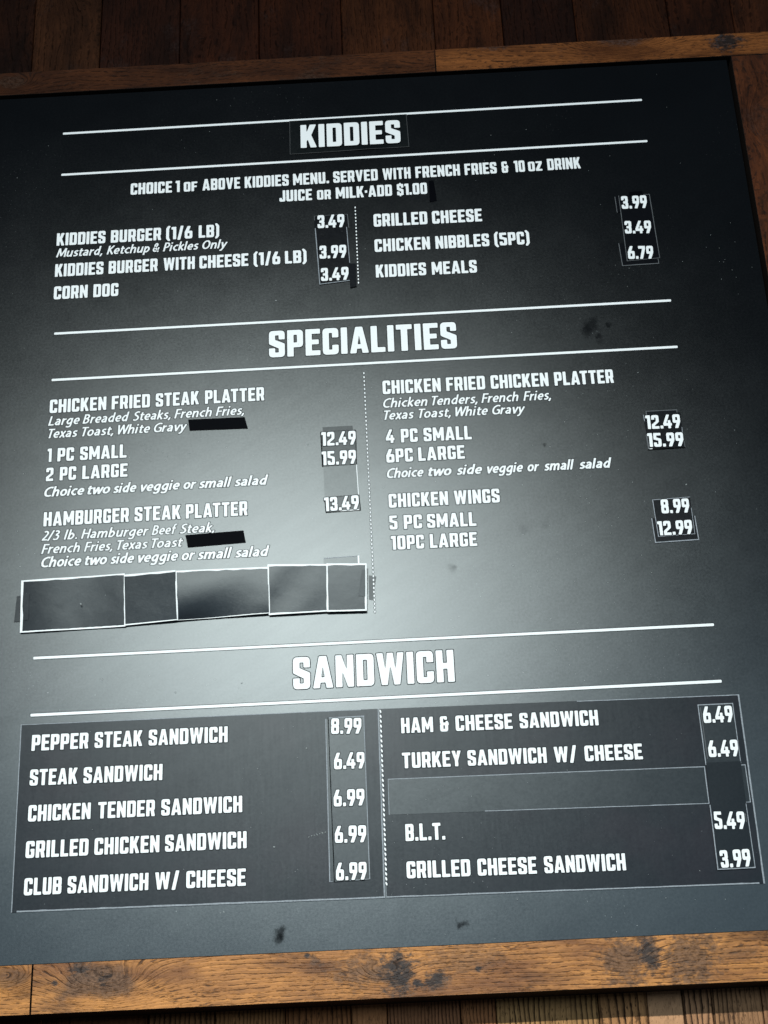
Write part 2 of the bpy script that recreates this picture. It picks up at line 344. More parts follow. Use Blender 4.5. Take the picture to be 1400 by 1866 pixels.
# ------------------------------------------------------------------ lettering
S, T, W0, RO, RI, RE = 0.225, 0.185, 0.575, 0.15, 0.02, 0.028
def g(*c): return [list(x) for x in c]
BOX = [(S, T), (S, 1 - T), (W0 - S, 1 - T), (W0 - S, T)]
def mk(w, outer, *holes): return (w, outer, holes)
G = {
 'I': mk(.225, [(0,0),(0,1),(.225,1),(.225,0)]),
 'L': mk(.50, [(0,0),(0,1),(S,1),(S,T),(.50,T),(.50,0)]),
 'T': mk(.56, [(0,1),(.56,1),(.56,1-T),(.395,1-T),(.395,0),(.165,0),(.165,1-T),(0,1-T)]),
 'E': mk(.52, [(0,0),(0,1),(.52,1),(.52,1-T),(S,1-T),(S,.595),(.47,.595),(.47,.415),(S,.415),(S,T),(.52,T),(.52,0)]),
 'F': mk(.51, [(0,0),(0,1),(.51,1),(.51,1-T),(S,1-T),(S,.58),(.46,.58),(.46,.40),(S,.40),(S,0)]),
 'H': mk(.58, [(0,0),(0,1),(S,1),(S,.60),(.355,.60),(.355,1),(.58,1),(.58,0),(.355,0),(.355,.415),(S,.415),(S,0)]),
 'N': mk(.59, [(0,0),(0,1),(.20,1),(.375,.50),(.375,1),(.59,1),(.59,0),(.395,0),(.215,.50),(.215,0)]),
 'M': mk(.76, [(0,0),(0,1),(.215,1),(.38,.50),(.545,1),(.76,1),(.76,0),(.555,0),(.555,.50),(.445,.18),(.315,.18),(.205,.50),(.205,0)]),
 'K': mk(.60, [(0,0),(0,1),(S,1),(S,.64),(.355,1),(.60,1),(.405,.54),(.61,0),(.375,0),(.27,.36),(S,.27),(S,0)]),
 'D': mk(W0, [(0,0),(0,1),(W0,1,RO),(W0,0,RO)], [(S,T),(S,1-T),(W0-S+.005,1-T),(W0-S+.005,T)]),
 'O': mk(W0, [(0,0,RO),(0,1,RO),(W0,1,RO),(W0,0,RO)], BOX),
 'C': mk(.56, [(0,0,RO),(0,1,RO),(.56,1,RO),(.56,.64),(.335,.64),(.335,1-T),(S,1-T),(S,T),(.335,T),(.335,.36),(.56,.36),(.56,0,RO)]),
 'G': mk(.56, [(0,0,RO),(0,1,RO),(.56,1,RO),(.56,.68),(.335,.68),(.335,1-T),(S,1-T),(S,T),(.345,T),(.345,.375),(.30,.375),(.30,.535),(.56,.535),(.56,0,RO)]),
 'S': mk(.56, [(0,0,RO),(0,.34),(S-.005,.34),(S-.005,T-.01),(.345,T-.01),(.345,.325),(0,.50,.07),(0,1,RO),(.56,1,RO),(.56,.665),(.345,.665),(.345,1-T+.01),(S-.005,1-T+.01),(S-.005,.655),(.56,.50,.07),(.56,0,RO)]),
 'P': mk(.56, [(0,0),(0,1),(.56,1,RO),(.56,.34,RO),(S,.34),(S,0)], [(S,.52),(S,1-T),(.345,1-T),(.345,.52)]),
 'R': mk(.585, [(0,0),(0,1),(.57,1,RO),(.57,.42,.06),(.51,.37,.03),(.59,0),(.36,0),(.295,.345),(S,.345),(S,0)], [(S,.52),(S,1-T),(.35,1-T),(.35,.52)]),
 'B': mk(W0, [(0,0),(0,1),(W0,1,RO),(W0,.55,.06),(W0-.045,.51,.02),(W0,.47,.06),(W0,0,RO)], [(S,.60),(S,1-T),(W0-S,1-T),(W0-S,.60)], [(S,T),(S,.42),(W0-S,.42),(W0-S,T)]),
 'A': mk(.66, [(0,0),(.205,1,.04),(.455,1,.04),(.66,0),(.435,0),(.41,.17),(.25,.17),(.225,0)], [(.275,.335),(.33,.68,.01),(.385,.335)]),
 'V': mk(.64, [(.21,0),(0,1),(.235,1),(.32,.38),(.405,1),(.64,1),(.43,0)]),
 'W': mk(.90, [(.15,0),(0,1),(.215,1),(.285,.42),(.35,1,.03),(.55,1,.03),(.615,.42),(.685,1),(.90,1),(.75,0),(.555,0),(.45,.62),(.345,0)]),
 'U': mk(W0, [(0,0,RO),(0,1),(S,1),(S,T),(W0-S,T),(W0-S,1),(W0,1),(W0,0,RO)]),
 'J': mk(.50, [(0,0,RO),(0,.33),(.215,.33),(.215,T),(.285,T),(.285,1),(.50,1),(.50,0,RO)]),
 'Y': mk(.62, [(.20,0),(.20,.38),(0,1),(.235,1),(.31,.66),(.385,1),(.62,1),(.42,.38),(.42,0)]),
 'Z': mk(.54, [(0,0),(0,.20),(.27,1-T),(.01,1-T),(.01,1),(.54,1),(.54,.80),(.27,T),(.54,T),(.54,0)]),
 '0': mk(W0, [(0,0,RO),(0,1,RO),(W0,1,RO),(W0,0,RO)], BOX),
 '1': mk(.36, [(.13,0),(.13,.79),(0,.79),(0,.97),(.10,1),(.36,1),(.36,0)]),
 '2': mk(.56, [(0,0),(0,.31,.06),(.335,.56,.04),(.335,1-T),(.225,1-T),(.225,.67),(0,.67),(0,1,RO),(.56,1,RO),(.56,.50,.10),(.225,.245,.03),(.225,T),(.56,T),(.56,0)]),
 '3': mk(.56, [(0,0,RO),(0,.32),(.215,.32),(.215,T),(.33,T),(.33,.41),(.15,.41),(.15,.59),(.33,.59),(.33,1-T),(.215,1-T),(.215,.68),(0,.68),(0,1,RO),(.56,1,RO),(.56,.56,.06),(.515,.51,.02),(.56,.46,.06),(.56,0,RO)]),
 '4': mk(.65, [(.355,0),(.355,.19),(0,.19,.05),(0,.37,.05),(.285,1),(.515,1),(.235,.385),(.355,.385),(.355,.59),(.56,.59),(.56,.385),(.65,.385),(.65,.19),(.56,.19),(.56,0)]),
 '5': mk(.56, [(0,0,RO),(0,.31),(.22,.31),(.22,T),(.335,T),(.335,.44,.02),(0,.53),(0,1),(.53,1),(.53,1-T),(.215,1-T),(.215,.67,.02),(.56,.57,.10),(.56,0,RO)]),
 '7': mk(.58, [(.10,0),(.33,.79),(0,.79),(0,1),(.58,1),(.58,.78),(.345,0)]),
 '8': mk(W0, [(0,0,RO),(0,.47,.05),(.035,.52,.02),(0,.57,.05),(0,1,RO),(W0,1,RO),(W0,.57,.05),(W0-.035,.52,.02),(W0,.47,.05),(W0,0,RO)], [(.22,.62),(.22,.80),(W0-.22,.80),(W0-.22,.62)], [(.22,.20),(.22,.40),(W0-.22,.40),(W0-.22,.20)]),
 '9': mk(.57, [(.12,0),(.27,.38,.01),(0,.38,.13),(0,1,RO),(.57,1,RO),(.57,.46,.06),(.365,0)], [(.21,.57),(.21,.80),(.36,.80),(.36,.57)]),
 '6': mk(.57, [(.45,1),(.30,.62,.01),(.57,.62,.13),(.57,0,RO),(0,0,RO),(0,.54,.06),(.205,1)], [(.36,.43),(.36,.20),(.21,.20),(.21,.43)]),
 '&': mk(.60, [(0,0,RO),(0,.44,.05),(.045,.50,.02),(0,.56,.05),(0,1,RO),(.50,1,.12),(.50,.76),(.31,.76),(.31,.83),(S,.83),(S,.585),(.40,.585),(.40,.68),(.55,.68),(.55,.585),(.60,.585),(.60,.41),(.55,.41),(.55,0,RO)], [(S,.17),(S,.41),(.335,.41),(.335,.17)]),
 '(': mk(.30, [(.30,-.12),(.16,-.12,.08),(0,.08,.12),(0,.90,.12),(.16,1.10,.08),(.30,1.10),(.30,1.0),(.215,.86,.06),(.215,.12,.06),(.30,-.02)]),
 ')': mk(.30, [(0,-.12),(0,-.02),(.085,.12,.06),(.085,.86,.06),(0,1.0),(0,1.10),(.14,1.10,.08),(.30,.90,.12),(.30,.08,.12),(.14,-.12,.08)]),
 '/': mk(.46, [(0,-.06),(.245,1.06),(.46,1.06),(.215,-.06)]),
 '-': mk(.20, [(0,.38),(0,.60),(.20,.60),(.20,.38)]),
 '.': mk(.215, [(0,0),(0,.215),(.215,.215),(.215,0)]),
}
G['$'] = mk(.56, [(.205,-.09),(.205,0),(0,0,.12),(0,.34),(S-.005,.34),(S-.005,T-.01),(.345,T-.01),(.345,.325),(0,.50,.07),(0,1,.12),(.205,1),(.205,1.09),(.355,1.09),(.355,1),(.56,1,.12),(.56,.665),(.345,.665),(.345,1-T+.01),(S-.005,1-T+.01),(S-.005,.655),(.56,.50,.07),(.56,0,.12),(.355,0),(.355,-.09)])
HALO = {'4': mk(.65, [(.355,0),(.355,.19),(0,.19,.05),(0,.37,.05),(.285,1),(.515,1),(.40,.59),(.56,.59),(.56,.385),(.65,.385),(.65,.19),(.56,.19),(.56,0)])}
def area(p): return sum(p[i][0] * p[(i + 1) % len(p)][1] - p[(i + 1) % len(p)][0] * p[i][1] for i in range(len(p))) / 2
def rounded(poly, off, extra):
    """offset a contour outwards by off, then round its corners"""
    n = len(poly); A = area(poly); sg = 1 if A > 0 else -1
    pts = []
    for i in range(n):
        a, b, c = poly[i - 1], poly[i], poly[(i + 1) % n]
        e1 = (b[0] - a[0], b[1] - a[1]); e2 = (c[0] - b[0], c[1] - b[1])
        l1, l2 = math.hypot(*e1), math.hypot(*e2)
        n1 = (e1[1] / l1 * sg, -e1[0] / l1 * sg); n2 = (e2[1] / l2 * sg, -e2[0] / l2 * sg)
        k = 1 + n1[0] * n2[0] + n1[1] * n2[1]; k = max(k, 0.35)
        p = (b[0] + (n1[0] + n2[0]) / k * off, b[1] + (n1[1] + n2[1]) / k * off)
        cr = e1[0] * e2[1] - e1[1] * e2[0]
        r = b[2] if len(b) > 2 else (RE if cr * sg > 0 else RI)
        r = r + (extra if cr * sg > 0 else 0) + (off if cr * sg > 0 else -off)
        pts.append((p, max(r, 0.004), cr * sg > 0))
    out = []
    for i in range(n):
        (a, _, _), (b, r, cv), (c, _, _) = pts[i - 1], pts[i], pts[(i + 1) % n]
        v1 = (a[0] - b[0], a[1] - b[1]); v2 = (c[0] - b[0], c[1] - b[1]); l1, l2 = math.hypot(*v1), math.hypot(*v2)
        cs = max(-0.9999, min(0.9999, (v1[0] * v2[0] + v1[1] * v2[1]) / l1 / l2)); half = math.acos(cs) / 2
        d = min(r / math.tan(half), l1 * 0.46, l2 * 0.46)
        if d < 1e-4 or half > 1.5: out.append(b); continue
        p1 = (b[0] + v1[0] / l1 * d, b[1] + v1[1] / l1 * d); p2 = (b[0] + v2[0] / l2 * d, b[1] + v2[1] / l2 * d)
        k = 5 if r > 0.05 else 2
        for j in range(k + 1):
            t = j / k
            out.append(tuple((1 - t) ** 2 * p1[m] + 2 * t * (1 - t) * b[m] + t * t * p2[m] for m in (0, 1)))
    return out
GAP = 0.085
def word_geo(word, off=0.0, extra=0.0, scale=1.0, gap=GAP):
    """vertices and triangles of a word, cap height 1, starting at x = 0; returns (verts, faces, width)"""
    vs, fs, x = [], [], 0.0
    for i, ch in enumerate(word):
        w, outer, holes = HALO.get(ch, G[ch]) if off else G[ch]
        conts = [rounded(outer, off, extra)] + [rounded(h, -off, 0) for h in holes]
        pts = [Vector((p[0] * scale + x, p[1] * scale, 0)) for c in conts for p in c]
        tris = tessellate_polygon([[Vector((p[0], p[1], 0)) for p in c] for c in conts])
        k = len(vs); vs += pts; fs += [tuple(k + q for q in t) for t in tris]
        nxt = word[i + 1] if i + 1 < len(word) else None
        kn = GAP
        if nxt:
            if ch in 'LTFPVWYA' and nxt in 'AJ4' and ch != 'A' and ch != 'L': kn = 0.02
            if ch == 'A' and nxt in 'TVWY': kn = 0.02
            if ch == 'L' and nxt in 'TVWY': kn = 0.02
            if ch == '.' and nxt == '4' or ch == '.' and nxt == '7': kn = 0.02
            if ch in '17' and nxt == '.': kn = 0.05
        x += (w + (kn if nxt else 0)) * scale
    return vs, fs, x
def place(vs, fs, width, a, ux, uy, length, capb, layer, acc):
    """map glyph space onto the wall: origin a (u,v), unit vectors along / up"""
    k = len(acc[0]); sx = length / width
    for p in vs:
        X, Y = p.x * sx, p.y * capb
        acc[0].append(wv(a[0] + ux[0] * X + uy[0] * Y, a[1] + ux[1] * X + uy[1] * Y, layer + p.z * 0.00002))
    for f in fs:
        acc[1].append(tuple(k + q for q in f))
def fixnorm(acc):
    out = []
    for f in acc[1]:
        a, b, c = (acc[0][i] for i in f[:3])
        nrm = (b - a).cross(c - a)
        out.append(f if nrm.y < 0 else f[::-1])
    return out
def lean(x, y):
    u, v = P(x, y); a = PX(u, v - 0.02)
    return (x - a[0]) / (y - a[1])                    # dx per dy going down
H = {   # slanted humanist hand: advance width and pen strokes ('s' curved through points, 'l' straight, 'o' ring)
 'a': (.55, 's.08,.57 .24,.635 .38,.52 .40,.30', 'l.40,.34 .40,0', 's.39,.39 .20,.36 .075,.21 .19,.068 .39,.19'),
 'b': (.60, 'l.09,1.03 .09,0', 's.10,.42 .27,.625 .455,.36 .30,.07 .10,.12'),
 'c': (.48, 's.43,.59 .27,.63 .09,.42 .09,.26 .26,.068 .43,.10'),
 'd': (.60, 'l.455,1.03 .455,0', 's.45,.56 .27,.63 .085,.34 .23,.07 .45,.24'),
 'e': (.54, 'l.10,.335 .45,.335', 's.445,.33 .41,.55 .27,.632 .11,.48 .09,.25 .24,.068 .44,.11'),
 'f': (.36, 's.41,.98 .29,1.0 .19,.86 .18,.58', 'l.18,.62 .18,0', 'l.03,.615 .36,.615'),
 'g': (.60, 's.45,.56 .27,.63 .085,.34 .23,.09 .45,.26', 'l.46,.69 .46,.03', 's.46,.06 .42,-.18 .26,-.25 .08,-.20'),
 'h': (.60, 'l.09,1.03 .09,0', 's.10,.42 .20,.58 .33,.63 .43,.54 .45,.28', 'l.45,.33 .45,0'),
 'i': (.25, 'l.085,.69 .085,0', 'd.085,.92'),
 'k': (.52, 'l.09,1.03 .09,0', 'l.42,.69 .13,.34', 'l.17,.40 .46,0'),
 'l': (.25, 'l.085,1.03 .085,0'),
 'm': (.90, 'l.09,.69 .09,0', 's.10,.42 .20,.58 .31,.63 .40,.54 .42,.28', 'l.42,.33 .42,0', 's.43,.42 .53,.58 .64,.63 .73,.54 .75,.28', 'l.75,.33 .75,0'),
 'n': (.60, 'l.09,.69 .09,0', 's.10,.42 .20,.58 .33,.63 .43,.54 .45,.28', 'l.45,.33 .45,0'),
 'o': (.58, 'o.275,.35 .20,.283'),
 'p': (.60, 'l.09,.69 .09,-.29', 's.10,.42 .27,.625 .455,.36 .30,.07 .10,.12'),
 'r': (.39, 'l.09,.69 .09,0', 's.10,.38 .18,.56 .36,.62'),
 's': (.44, 's.37,.59 .24,.633 .11,.54 .14,.41 .29,.31 .355,.18 .24,.068 .06,.10'),
 't': (.39, 'l.16,.86 .16,.22', 's.16,.26 .18,.10 .27,.066 .37,.085', 'l.03,.615 .37,.615'),
 'u': (.60, 'l.09,.69 .09,.28', 's.09,.33 .11,.13 .22,.068 .36,.13 .45,.29', 'l.455,.69 .455,0'),
 'v': (.49, 'l.05,.69 .24,.0', 'l.23,.0 .45,.69'),
 'w': (.76, 'l.05,.69 .205,.0', 'l.20,.0 .39,.69', 'l.38,.69 .55,.0', 'l.54,.0 .73,.69'),
 'x': (.49, 'l.05,.69 .43,0', 'l.43,.69 .04,0'),
 'y': (.49, 'l.05,.69 .25,.04', 'l.46,.69 .21,-.06', 's.23,-.01 .14,-.20 .0,-.25'),
 'C': (.66, 's.62,.90 .43,.94 .18,.78 .10,.50 .18,.18 .38,.065 .62,.10'),
 'L': (.52, 'l.10,1 .10,0', 'l.12,.07 .49,.07'),
 'B': (.62, 'l.10,1 .10,0', 's.11,.93 .33,.92 .45,.75 .33,.56 .11,.535', 's.11,.53 .36,.51 .49,.30 .36,.085 .11,.07'),
 'S': (.55, 's.48,.90 .31,.94 .13,.80 .17,.62 .38,.46 .46,.25 .30,.065 .06,.11'),
 'F': (.51, 'l.10,1 .10,0', 'l.12,.93 .50,.93', 'l.12,.50 .46,.50'),
 'T': (.52, 'l.27,.90 .27,0', 'l.0,.93 .55,.93'),
 'W': (.93, 'l.06,1 .25,0', 'l.24,0 .47,1', 'l.46,1 .69,0', 'l.68,0 .89,1'),
 'G': (.72, 's.64,.89 .44,.94 .19,.78 .10,.48 .18,.18 .38,.065 .64,.12', 'l.64,.07 .64,.50', 'l.42,.475 .60,.475'),
 'M': (.87, 'l.07,0 .13,1', 'l.14,1 .42,.12', 'l.41,.12 .70,1', 'l.71,1 .78,0'),
 'K': (.58, 'l.10,1 .10,0', 'l.51,1 .13,.47', 'l.19,.56 .54,0'),
 'P': (.57, 'l.10,1 .10,0', 's.11,.93 .34,.92 .47,.70 .34,.47 .11,.44'),
 'O': (.76, 'o.37,.50 .28,.435'),
 'H': (.70, 'l.10,1 .10,0', 'l.58,1 .58,0', 'l.12,.52 .56,.52'),
 '2': (.54, 's.08,.87 .24,.94 .41,.76 .32,.46 .09,.10', 'l.04,.07 .48,.07'),
 '3': (.54, 's.08,.89 .26,.94 .40,.77 .20,.545', 's.18,.545 .43,.40 .39,.13 .22,.065 .04,.11'),
 '/': (.36, 'l.0,-.05 .30,1.03'),
 '&': (.70, 's.62,.0 .40,.28 .17,.62 .17,.85 .30,.94 .41,.80 .30,.60 .11,.40 .09,.20 .24,.065 .45,.14 .57,.34 .59,.50'),
 '.': (.24, 'd.09,.085'), ',': (.24, 'l.13,.15 .05,-.15'),
}
def crom(pts, k=6):
    p = [pts[0]] + pts + [pts[-1]]; out = []
    for i in range(1, len(p) - 2):
        for j in range(k):
            t = j / k; q = []
            for m in (0, 1):
                a, b, c, d = p[i-1][m], p[i][m], p[i+1][m], p[i+2][m]
                q.append(0.5 * (2*b + (c-a)*t + (2*a-5*b+4*c-d)*t*t + (3*b-3*c+d-a)*t*t*t))
            out.append(tuple(q))
    return out + [pts[-1]]
def italic_geo(word, hw, slant=0.22):
    """strokes of half width hw; the third coordinate counts the strokes so that they can lie a hair apart"""
    vs, fs, x = [], [], 0.0
    for ch in word:
        adv = H[ch][0]
        for si, st in enumerate(H[ch][1:]):
            kind = st[0]; pts = [tuple(float(q) for q in w.split(',')) for w in st[1:].split()]
            z = si % 5; closed = False
            if kind == 'd':
                k = len(vs); r = hw * 1.12; cx, cy = pts[0]
                for j in range(8):
                    an = 2 * math.pi * (j + .5) / 8; yy = cy + r * math.sin(an)
                    vs.append(Vector((x + cx + r * math.cos(an) + slant * yy, yy, z)))
                fs.append(tuple(range(k, k + 8))); continue
            if kind == 's': pts = crom(pts)
            if kind == 'o':
                (cx, cy), (rx, ry) = pts; closed = True
                pts = [(cx + rx * math.cos(2 * math.pi * j / 20), cy + ry * math.sin(2 * math.pi * j / 20)) for j in range(20)]
            n = len(pts); k = len(vs); e = hw - 0.072
            for j in range(n):
                a = pts[j - 1] if (j or closed) else pts[0]; b = pts[(j + 1) % n] if (j < n - 1 or closed) else pts[-1]
                dx, dy = b[0] - a[0], b[1] - a[1]; L = math.hypot(dx, dy); dx /= L; dy /= L
                ex = 0.0 if closed else (-e if j == 0 else (e if j == n - 1 else 0))
                px, py = pts[j][0] + dx * ex, pts[j][1] + dy * ex
                wd = hw * (0.90 if abs(dy) < 0.35 else 1.0)
                for sg in (1, -1):
                    qx, qy = px - dy * wd * sg, py + dx * wd * sg
                    vs.append(Vector((x + qx + slant * qy, qy, z)))
            for j in range(n if closed else n - 1):
                a = k + 2 * j; b = k + 2 * ((j + 1) % n); fs.append((a, a + 1, b + 1, b))
        x += adv + 0.035
    return vs, fs
CAPI = None
def line(words, base, cap, org=(0, 0, 1), layer=0.0003, parent=None, name='item_name', italic=False, halo_width=0.0010, extra=0.0, small=(), hw=0.078):
    """one printed line. words: [(text, x0, x1)], base: (xa, ya, xb, yb), cap height, all in the measuring zoom org = (ox, oy, scale)"""
    ox, oy, s = org
    fx = lambda q: ox + q / s
    fy = lambda q: oy + q / s
    xa, ya, xb, yb = fx(base[0]), fy(base[1]), fx(base[2]), fy(base[3]); cp = cap / s
    yat = lambda x: ya + (yb - ya) * (x - xa) / (xb - xa)
    pa, pb = P(xa, ya), P(xb, yb)
    L = math.hypot(pb[0] - pa[0], pb[1] - pa[1]); ux = ((pb[0] - pa[0]) / L, (pb[1] - pa[1]) / L); uy = (ux[1], -ux[0])
    top = P(xa - lean(xa, ya) * cp, ya - cp); capb = (top[0] - pa[0]) * uy[0] + (top[1] - pa[1]) * uy[1]
    main, halo = ([], []), ([], [])
    for i, (wd_, x0, x1) in enumerate(words):
        x0, x1 = fx(x0), fx(x1); ln = lean((x0 + x1) / 2, yat((x0 + x1) / 2))
        if ln > 0: x0 += ln * cp
        else: x1 += ln * cp
        a, b = P(x0, yat(x0)), P(x1, yat(x1))
        la = math.hypot(b[0] - a[0], b[1] - a[1])
        hgt = capb
        if italic:
            vs, fs = italic_geo(wd_, hw)
            mn = min(v.x for v in vs); mx = max(v.x for v in vs)
            shift = [Vector((v.x - mn, v.y, v.z)) for v in vs]
            place(shift, fs, mx - mn, a, ux, uy, la, hgt, layer, main)
            if halo_width:
                v2, f2 = italic_geo(wd_, hw + halo_width * 0.8 / hgt)
                place([Vector((v.x - mn, v.y, v.z)) for v in v2], f2, mx - mn, a, ux, uy, la, hgt, layer - 0.00022, halo)
        else:
            sc = 1.0
            if i in small: hgt = capb * 0.84
            vs, fs, w = word_geo(wd_, 0.0, extra)
            place(vs, fs, w, a, ux, uy, la, hgt, layer, main)
            if halo_width:
                v2, f2, _ = word_geo(wd_, halo_width / capb, extra)
                place(v2, f2, w, a, ux, uy, la, hgt, layer - 0.00012, halo)
    if halo[0]:
        # the added halo outline lies under the letters of its own line
        mesh = mesh_obj(name, main[0], fixnorm(main), WHITE, parent)
        me = mesh.data; k = len(me.vertices); me.materials.append(RIM_BLACK)
        vsx = [v.co.copy() for v in me.vertices] + [p - ORI for p in halo[0]]
        fsx = [tuple(p.vertices) for p in me.polygons] + [tuple(k + i for i in f) for f in fixnorm(halo)]
        nmain = len(me.polygons)
        m2 = bpy.data.meshes.new(name); m2.from_pydata([tuple(v) for v in vsx], [], fsx); m2.materials.append(WHITE); m2.materials.append(RIM_BLACK)
        for i, p in enumerate(m2.polygons): p.material_index = 0 if i < nmain else 1
        mesh.data = m2; bpy.data.meshes.remove(me)
    else: mesh = mesh_obj(name, main[0], fixnorm(main), WHITE, parent)
    txt = ' '.join(w[0] for w in words)
    mesh['label'] = 'white lettering reading ' + txt
    return mesh

# ================================================================== the wall of upright planks
DW = -0.060                                            # wall face, behind the face of the menu board
FW = 0.003                                             # front of the wooden frame
wall = thing('wall', None, None, wv(0.5, 2.0, DW), kind='structure')
def plank(u0, u1, v0, v1, mat, w=DW, parent=wall, name='plank'):
    org = wv((u0 + u1) / 2, (v0 + v1) / 2, w)
    vs, fs = bevbox([(u0, v0), (u1, v0), (u1, v1), (u0, v1)], w - 0.014, w, 0.0012)
    return mesh_obj(name, vs, fs, mat, parent, origin=org)
vs, fs = prism([(-1.02, -0.86), (2.02, -0.86), (2.02, 2.12), (-1.02, 2.12)], DW - 0.03, DW - 0.0145)
mesh_obj('wall_backing', vs, fs, BLACK, wall)
# above the board: dark stained planks of uneven width
ups = [-60, 62, 184, 328, 472, 623, 792, 917, 1050, 1222, 1340, 1500]
dark = [((.060,.026,.012),(.030,.013,.007)), ((.115,.060,.028),(.060,.030,.014)), ((.052,.021,.011),(.026,.011,.006)), ((.075,.028,.011),(.042,.016,.008)),
        ((.070,.026,.010),(.034,.013,.006)), ((.115,.052,.020),(.056,.023,.009)), ((.115,.048,.018),(.050,.020,.008)), ((.048,.019,.009),(.026,.010,.006)),
        ((.080,.034,.013),(.036,.015,.007)), ((.075,.030,.012),(.026,.011,.006)), ((.095,.042,.019),(.040,.018,.009))]
for i in range(len(ups) - 1):
    a = P(ups[i], 60, DW)[0] if i else -0.30; b = P(ups[i + 1], 60, DW)[0] if i < len(ups) - 2 else 1.40
    lt, md = dark[i]
    kn = {1: [(-0.055, .01, .028, 7), (.06, -.01, .015, 4)], 5: [(-0.02, 0.0, .035, 12)], 6: [(-0.01, 0.01, .03, 10)], 10: [(0.0, 0.0, .03, 8)], 8: [(0.05, .02, .03, 6)]}.get(i, [(0.02 * (i % 3), .01, .02, 3)])
    lt = (lt[0] * .45, lt[1] * .30, lt[2] * .24); md = (md[0] * .32, md[1] * .22, md[2] * .18)
    m = wood('stained_plank_wood', 3.3 + i * 1.7, True, lt, md, tuple(c * 0.25 for c in md), freq=70 + 18 * (i % 3), amp=1.6, knots=kn, char=0.25,
             charcol=(.03, .02, .018), patch=0.35, lines=0.75, gloss=0.06, rough=0.65)
    plank(a + 0.0006, b - 0.0006, -0.85, -0.115, m, w=DW + (0.0015 if i % 2 else 0.0))
# below the board: paler planks with black open grain
los = [-40, 128, 270, 392, 520, 640, 706, 840, 905, 1092, 1182, 1247, 1300, 1392, 1500]
for i in range(len(los) - 1):
    a = P(los[i], 1850, DW)[0] if i else -0.30; b = P(los[i + 1], 1850, DW)[0] if i < len(los) - 2 else 1.40
    deep = i in (0, 1)
    k = [(.10,.040,.018), (.12,.05,.022), (.24,.12,.055), (.30,.15,.065), (.26,.115,.05), (.36,.17,.08), (.27,.13,.07), (.33,.15,.07), (.40,.24,.11), (.42,.23,.11),
         (.46,.28,.17), (.38,.22,.13), (.36,.21,.12), (.30,.17,.10)][i]
    k = (min(.62, k[0] * 1.25), k[1] * 1.12, k[2] * 0.95)
    m = wood('open_grain_plank_wood', 21.3 + i * 2.1, True, k, tuple(c * 0.72 for c in k), (.010, .006, .005), freq=[150, 120, 150, 190, 140, 120, 210, 190, 150, 110, 30, 140, 170, 100][i],
             amp=0.9, char=0.3, patch=0.25, lines=[.8, .8, .95, .95, .95, .5, .9, .95, .95, 1, .25, .95, .95, .9][i], charcol=(.03, .02, .02), gloss=0.06, rough=0.65, thick=0.36, solid=True, stain=0.3,
             knots=([(0.0, 0.12, .02, 4)] if i == 11 else []))
    plank(a + 0.0007, b - 0.0007, 1.40, 2.10, m, w=DW + (0.001 if i % 2 else 0.0))

# beside the frame, just outside the picture
for i, (a, b) in enumerate([(-1.0, -0.86), (-0.86, -0.74), (-0.74, -0.63), (-0.63, -0.50), (-0.50, -0.40), (-0.40, -0.30), (1.40, 1.52), (1.52, 1.63), (1.63, 1.76), (1.76, 1.88), (1.88, 2.0)]):
    if i % 3 == 0:
        m = wood('side_plank_wood', 61.0 + i, True, (.075, .030, .012), (.030, .012, .006), (.008, .004, .003), freq=80, amp=1.6, patch=0.35, gloss=0.06, rough=0.65)
    plank(a + 0.0006, b - 0.0006, -0.85, 2.10, m)

# ================================================================== the wooden frame round the board
frame = thing('wooden_frame', 'rustic brown wooden frame of wide boards around the black menu board', 'frame', wv(0.5, 1.46, FW))
BT, BB, BR, BL = -0.0787, 1.3960, 1.1545, -0.150       # board edges in v, v, u, u
GAPB = 0.0065
TRW = DW + 0.0025
def board(u0, u1, v0, v1, mat, name='frame_board', w=FW):
    org = wv((u0 + u1) / 2, (v0 + v1) / 2, w)
    vs, fs = bevbox([(u0, v0), (u1, v0), (u1, v1), (u0, v1)], TRW, w, 0.0006)
    o = mesh_obj(name, vs, fs, mat, frame, origin=org); o.data.materials.append(SHADED_EDGE)
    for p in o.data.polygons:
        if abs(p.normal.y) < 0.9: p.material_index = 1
    return o
jt = P(794, 120)[0]
tt = -0.1345
def loc(px, py, u0, u1, v0, v1):                       # measured point -> along / up coordinates on that board
    u, v = P(px, py, FW); return (u - (u0 + u1) / 2, (v0 + v1) / 2 - v)
top_a = (-0.30, jt - 0.0006, tt, BT - GAPB)
top_b = (jt + 0.0006, 1.40, tt, BT - GAPB)
m = wood('frame_wood_top_left', 1.2, False, (.090, .028, .008), (.030, .009, .003), (.009, .004, .0025), freq=110, amp=1.6, patch=0.5, char=0.4,
         charcol=(.05, .032, .022), knots=[(*loc(20, 150, *top_a), .016, 6)], gloss=0.08, rough=0.6)
board(*top_a, m)
m = wood('frame_wood_top_right', 8.2, False, (.22, .075, .019), (.060, .018, .005), (.012, .005, .003), freq=110, amp=1.9, patch=0.25, char=0.6,
         charcol=(.035, .028, .028), knots=[(*loc(1130, 70, *top_b), .030, 9)],
         spots=[(*loc(1325, 75, *top_b), .030, .026, 1.0), (*loc(1015, 70, *top_b), .010, .010, .8), (*loc(900, 85, *top_b), .03, .008, .5)], gloss=0.08, rough=0.6)
board(*top_b, m)
rt = (BR + GAPB + 0.0015, 1.40, BT - GAPB + 0.0008, 1.3945)
m = wood('frame_wood_right', 15.2, True, (.105, .030, .009), (.030, .009, .004), (.012, .006, .004), freq=60, amp=1.4, patch=0.5, char=0.3,
         charcol=(.03, .018, .014), knots=[(-0.6 + 1.2, -0.09, .02, 3)], gloss=0.08, rough=0.6)
board(*rt, m)
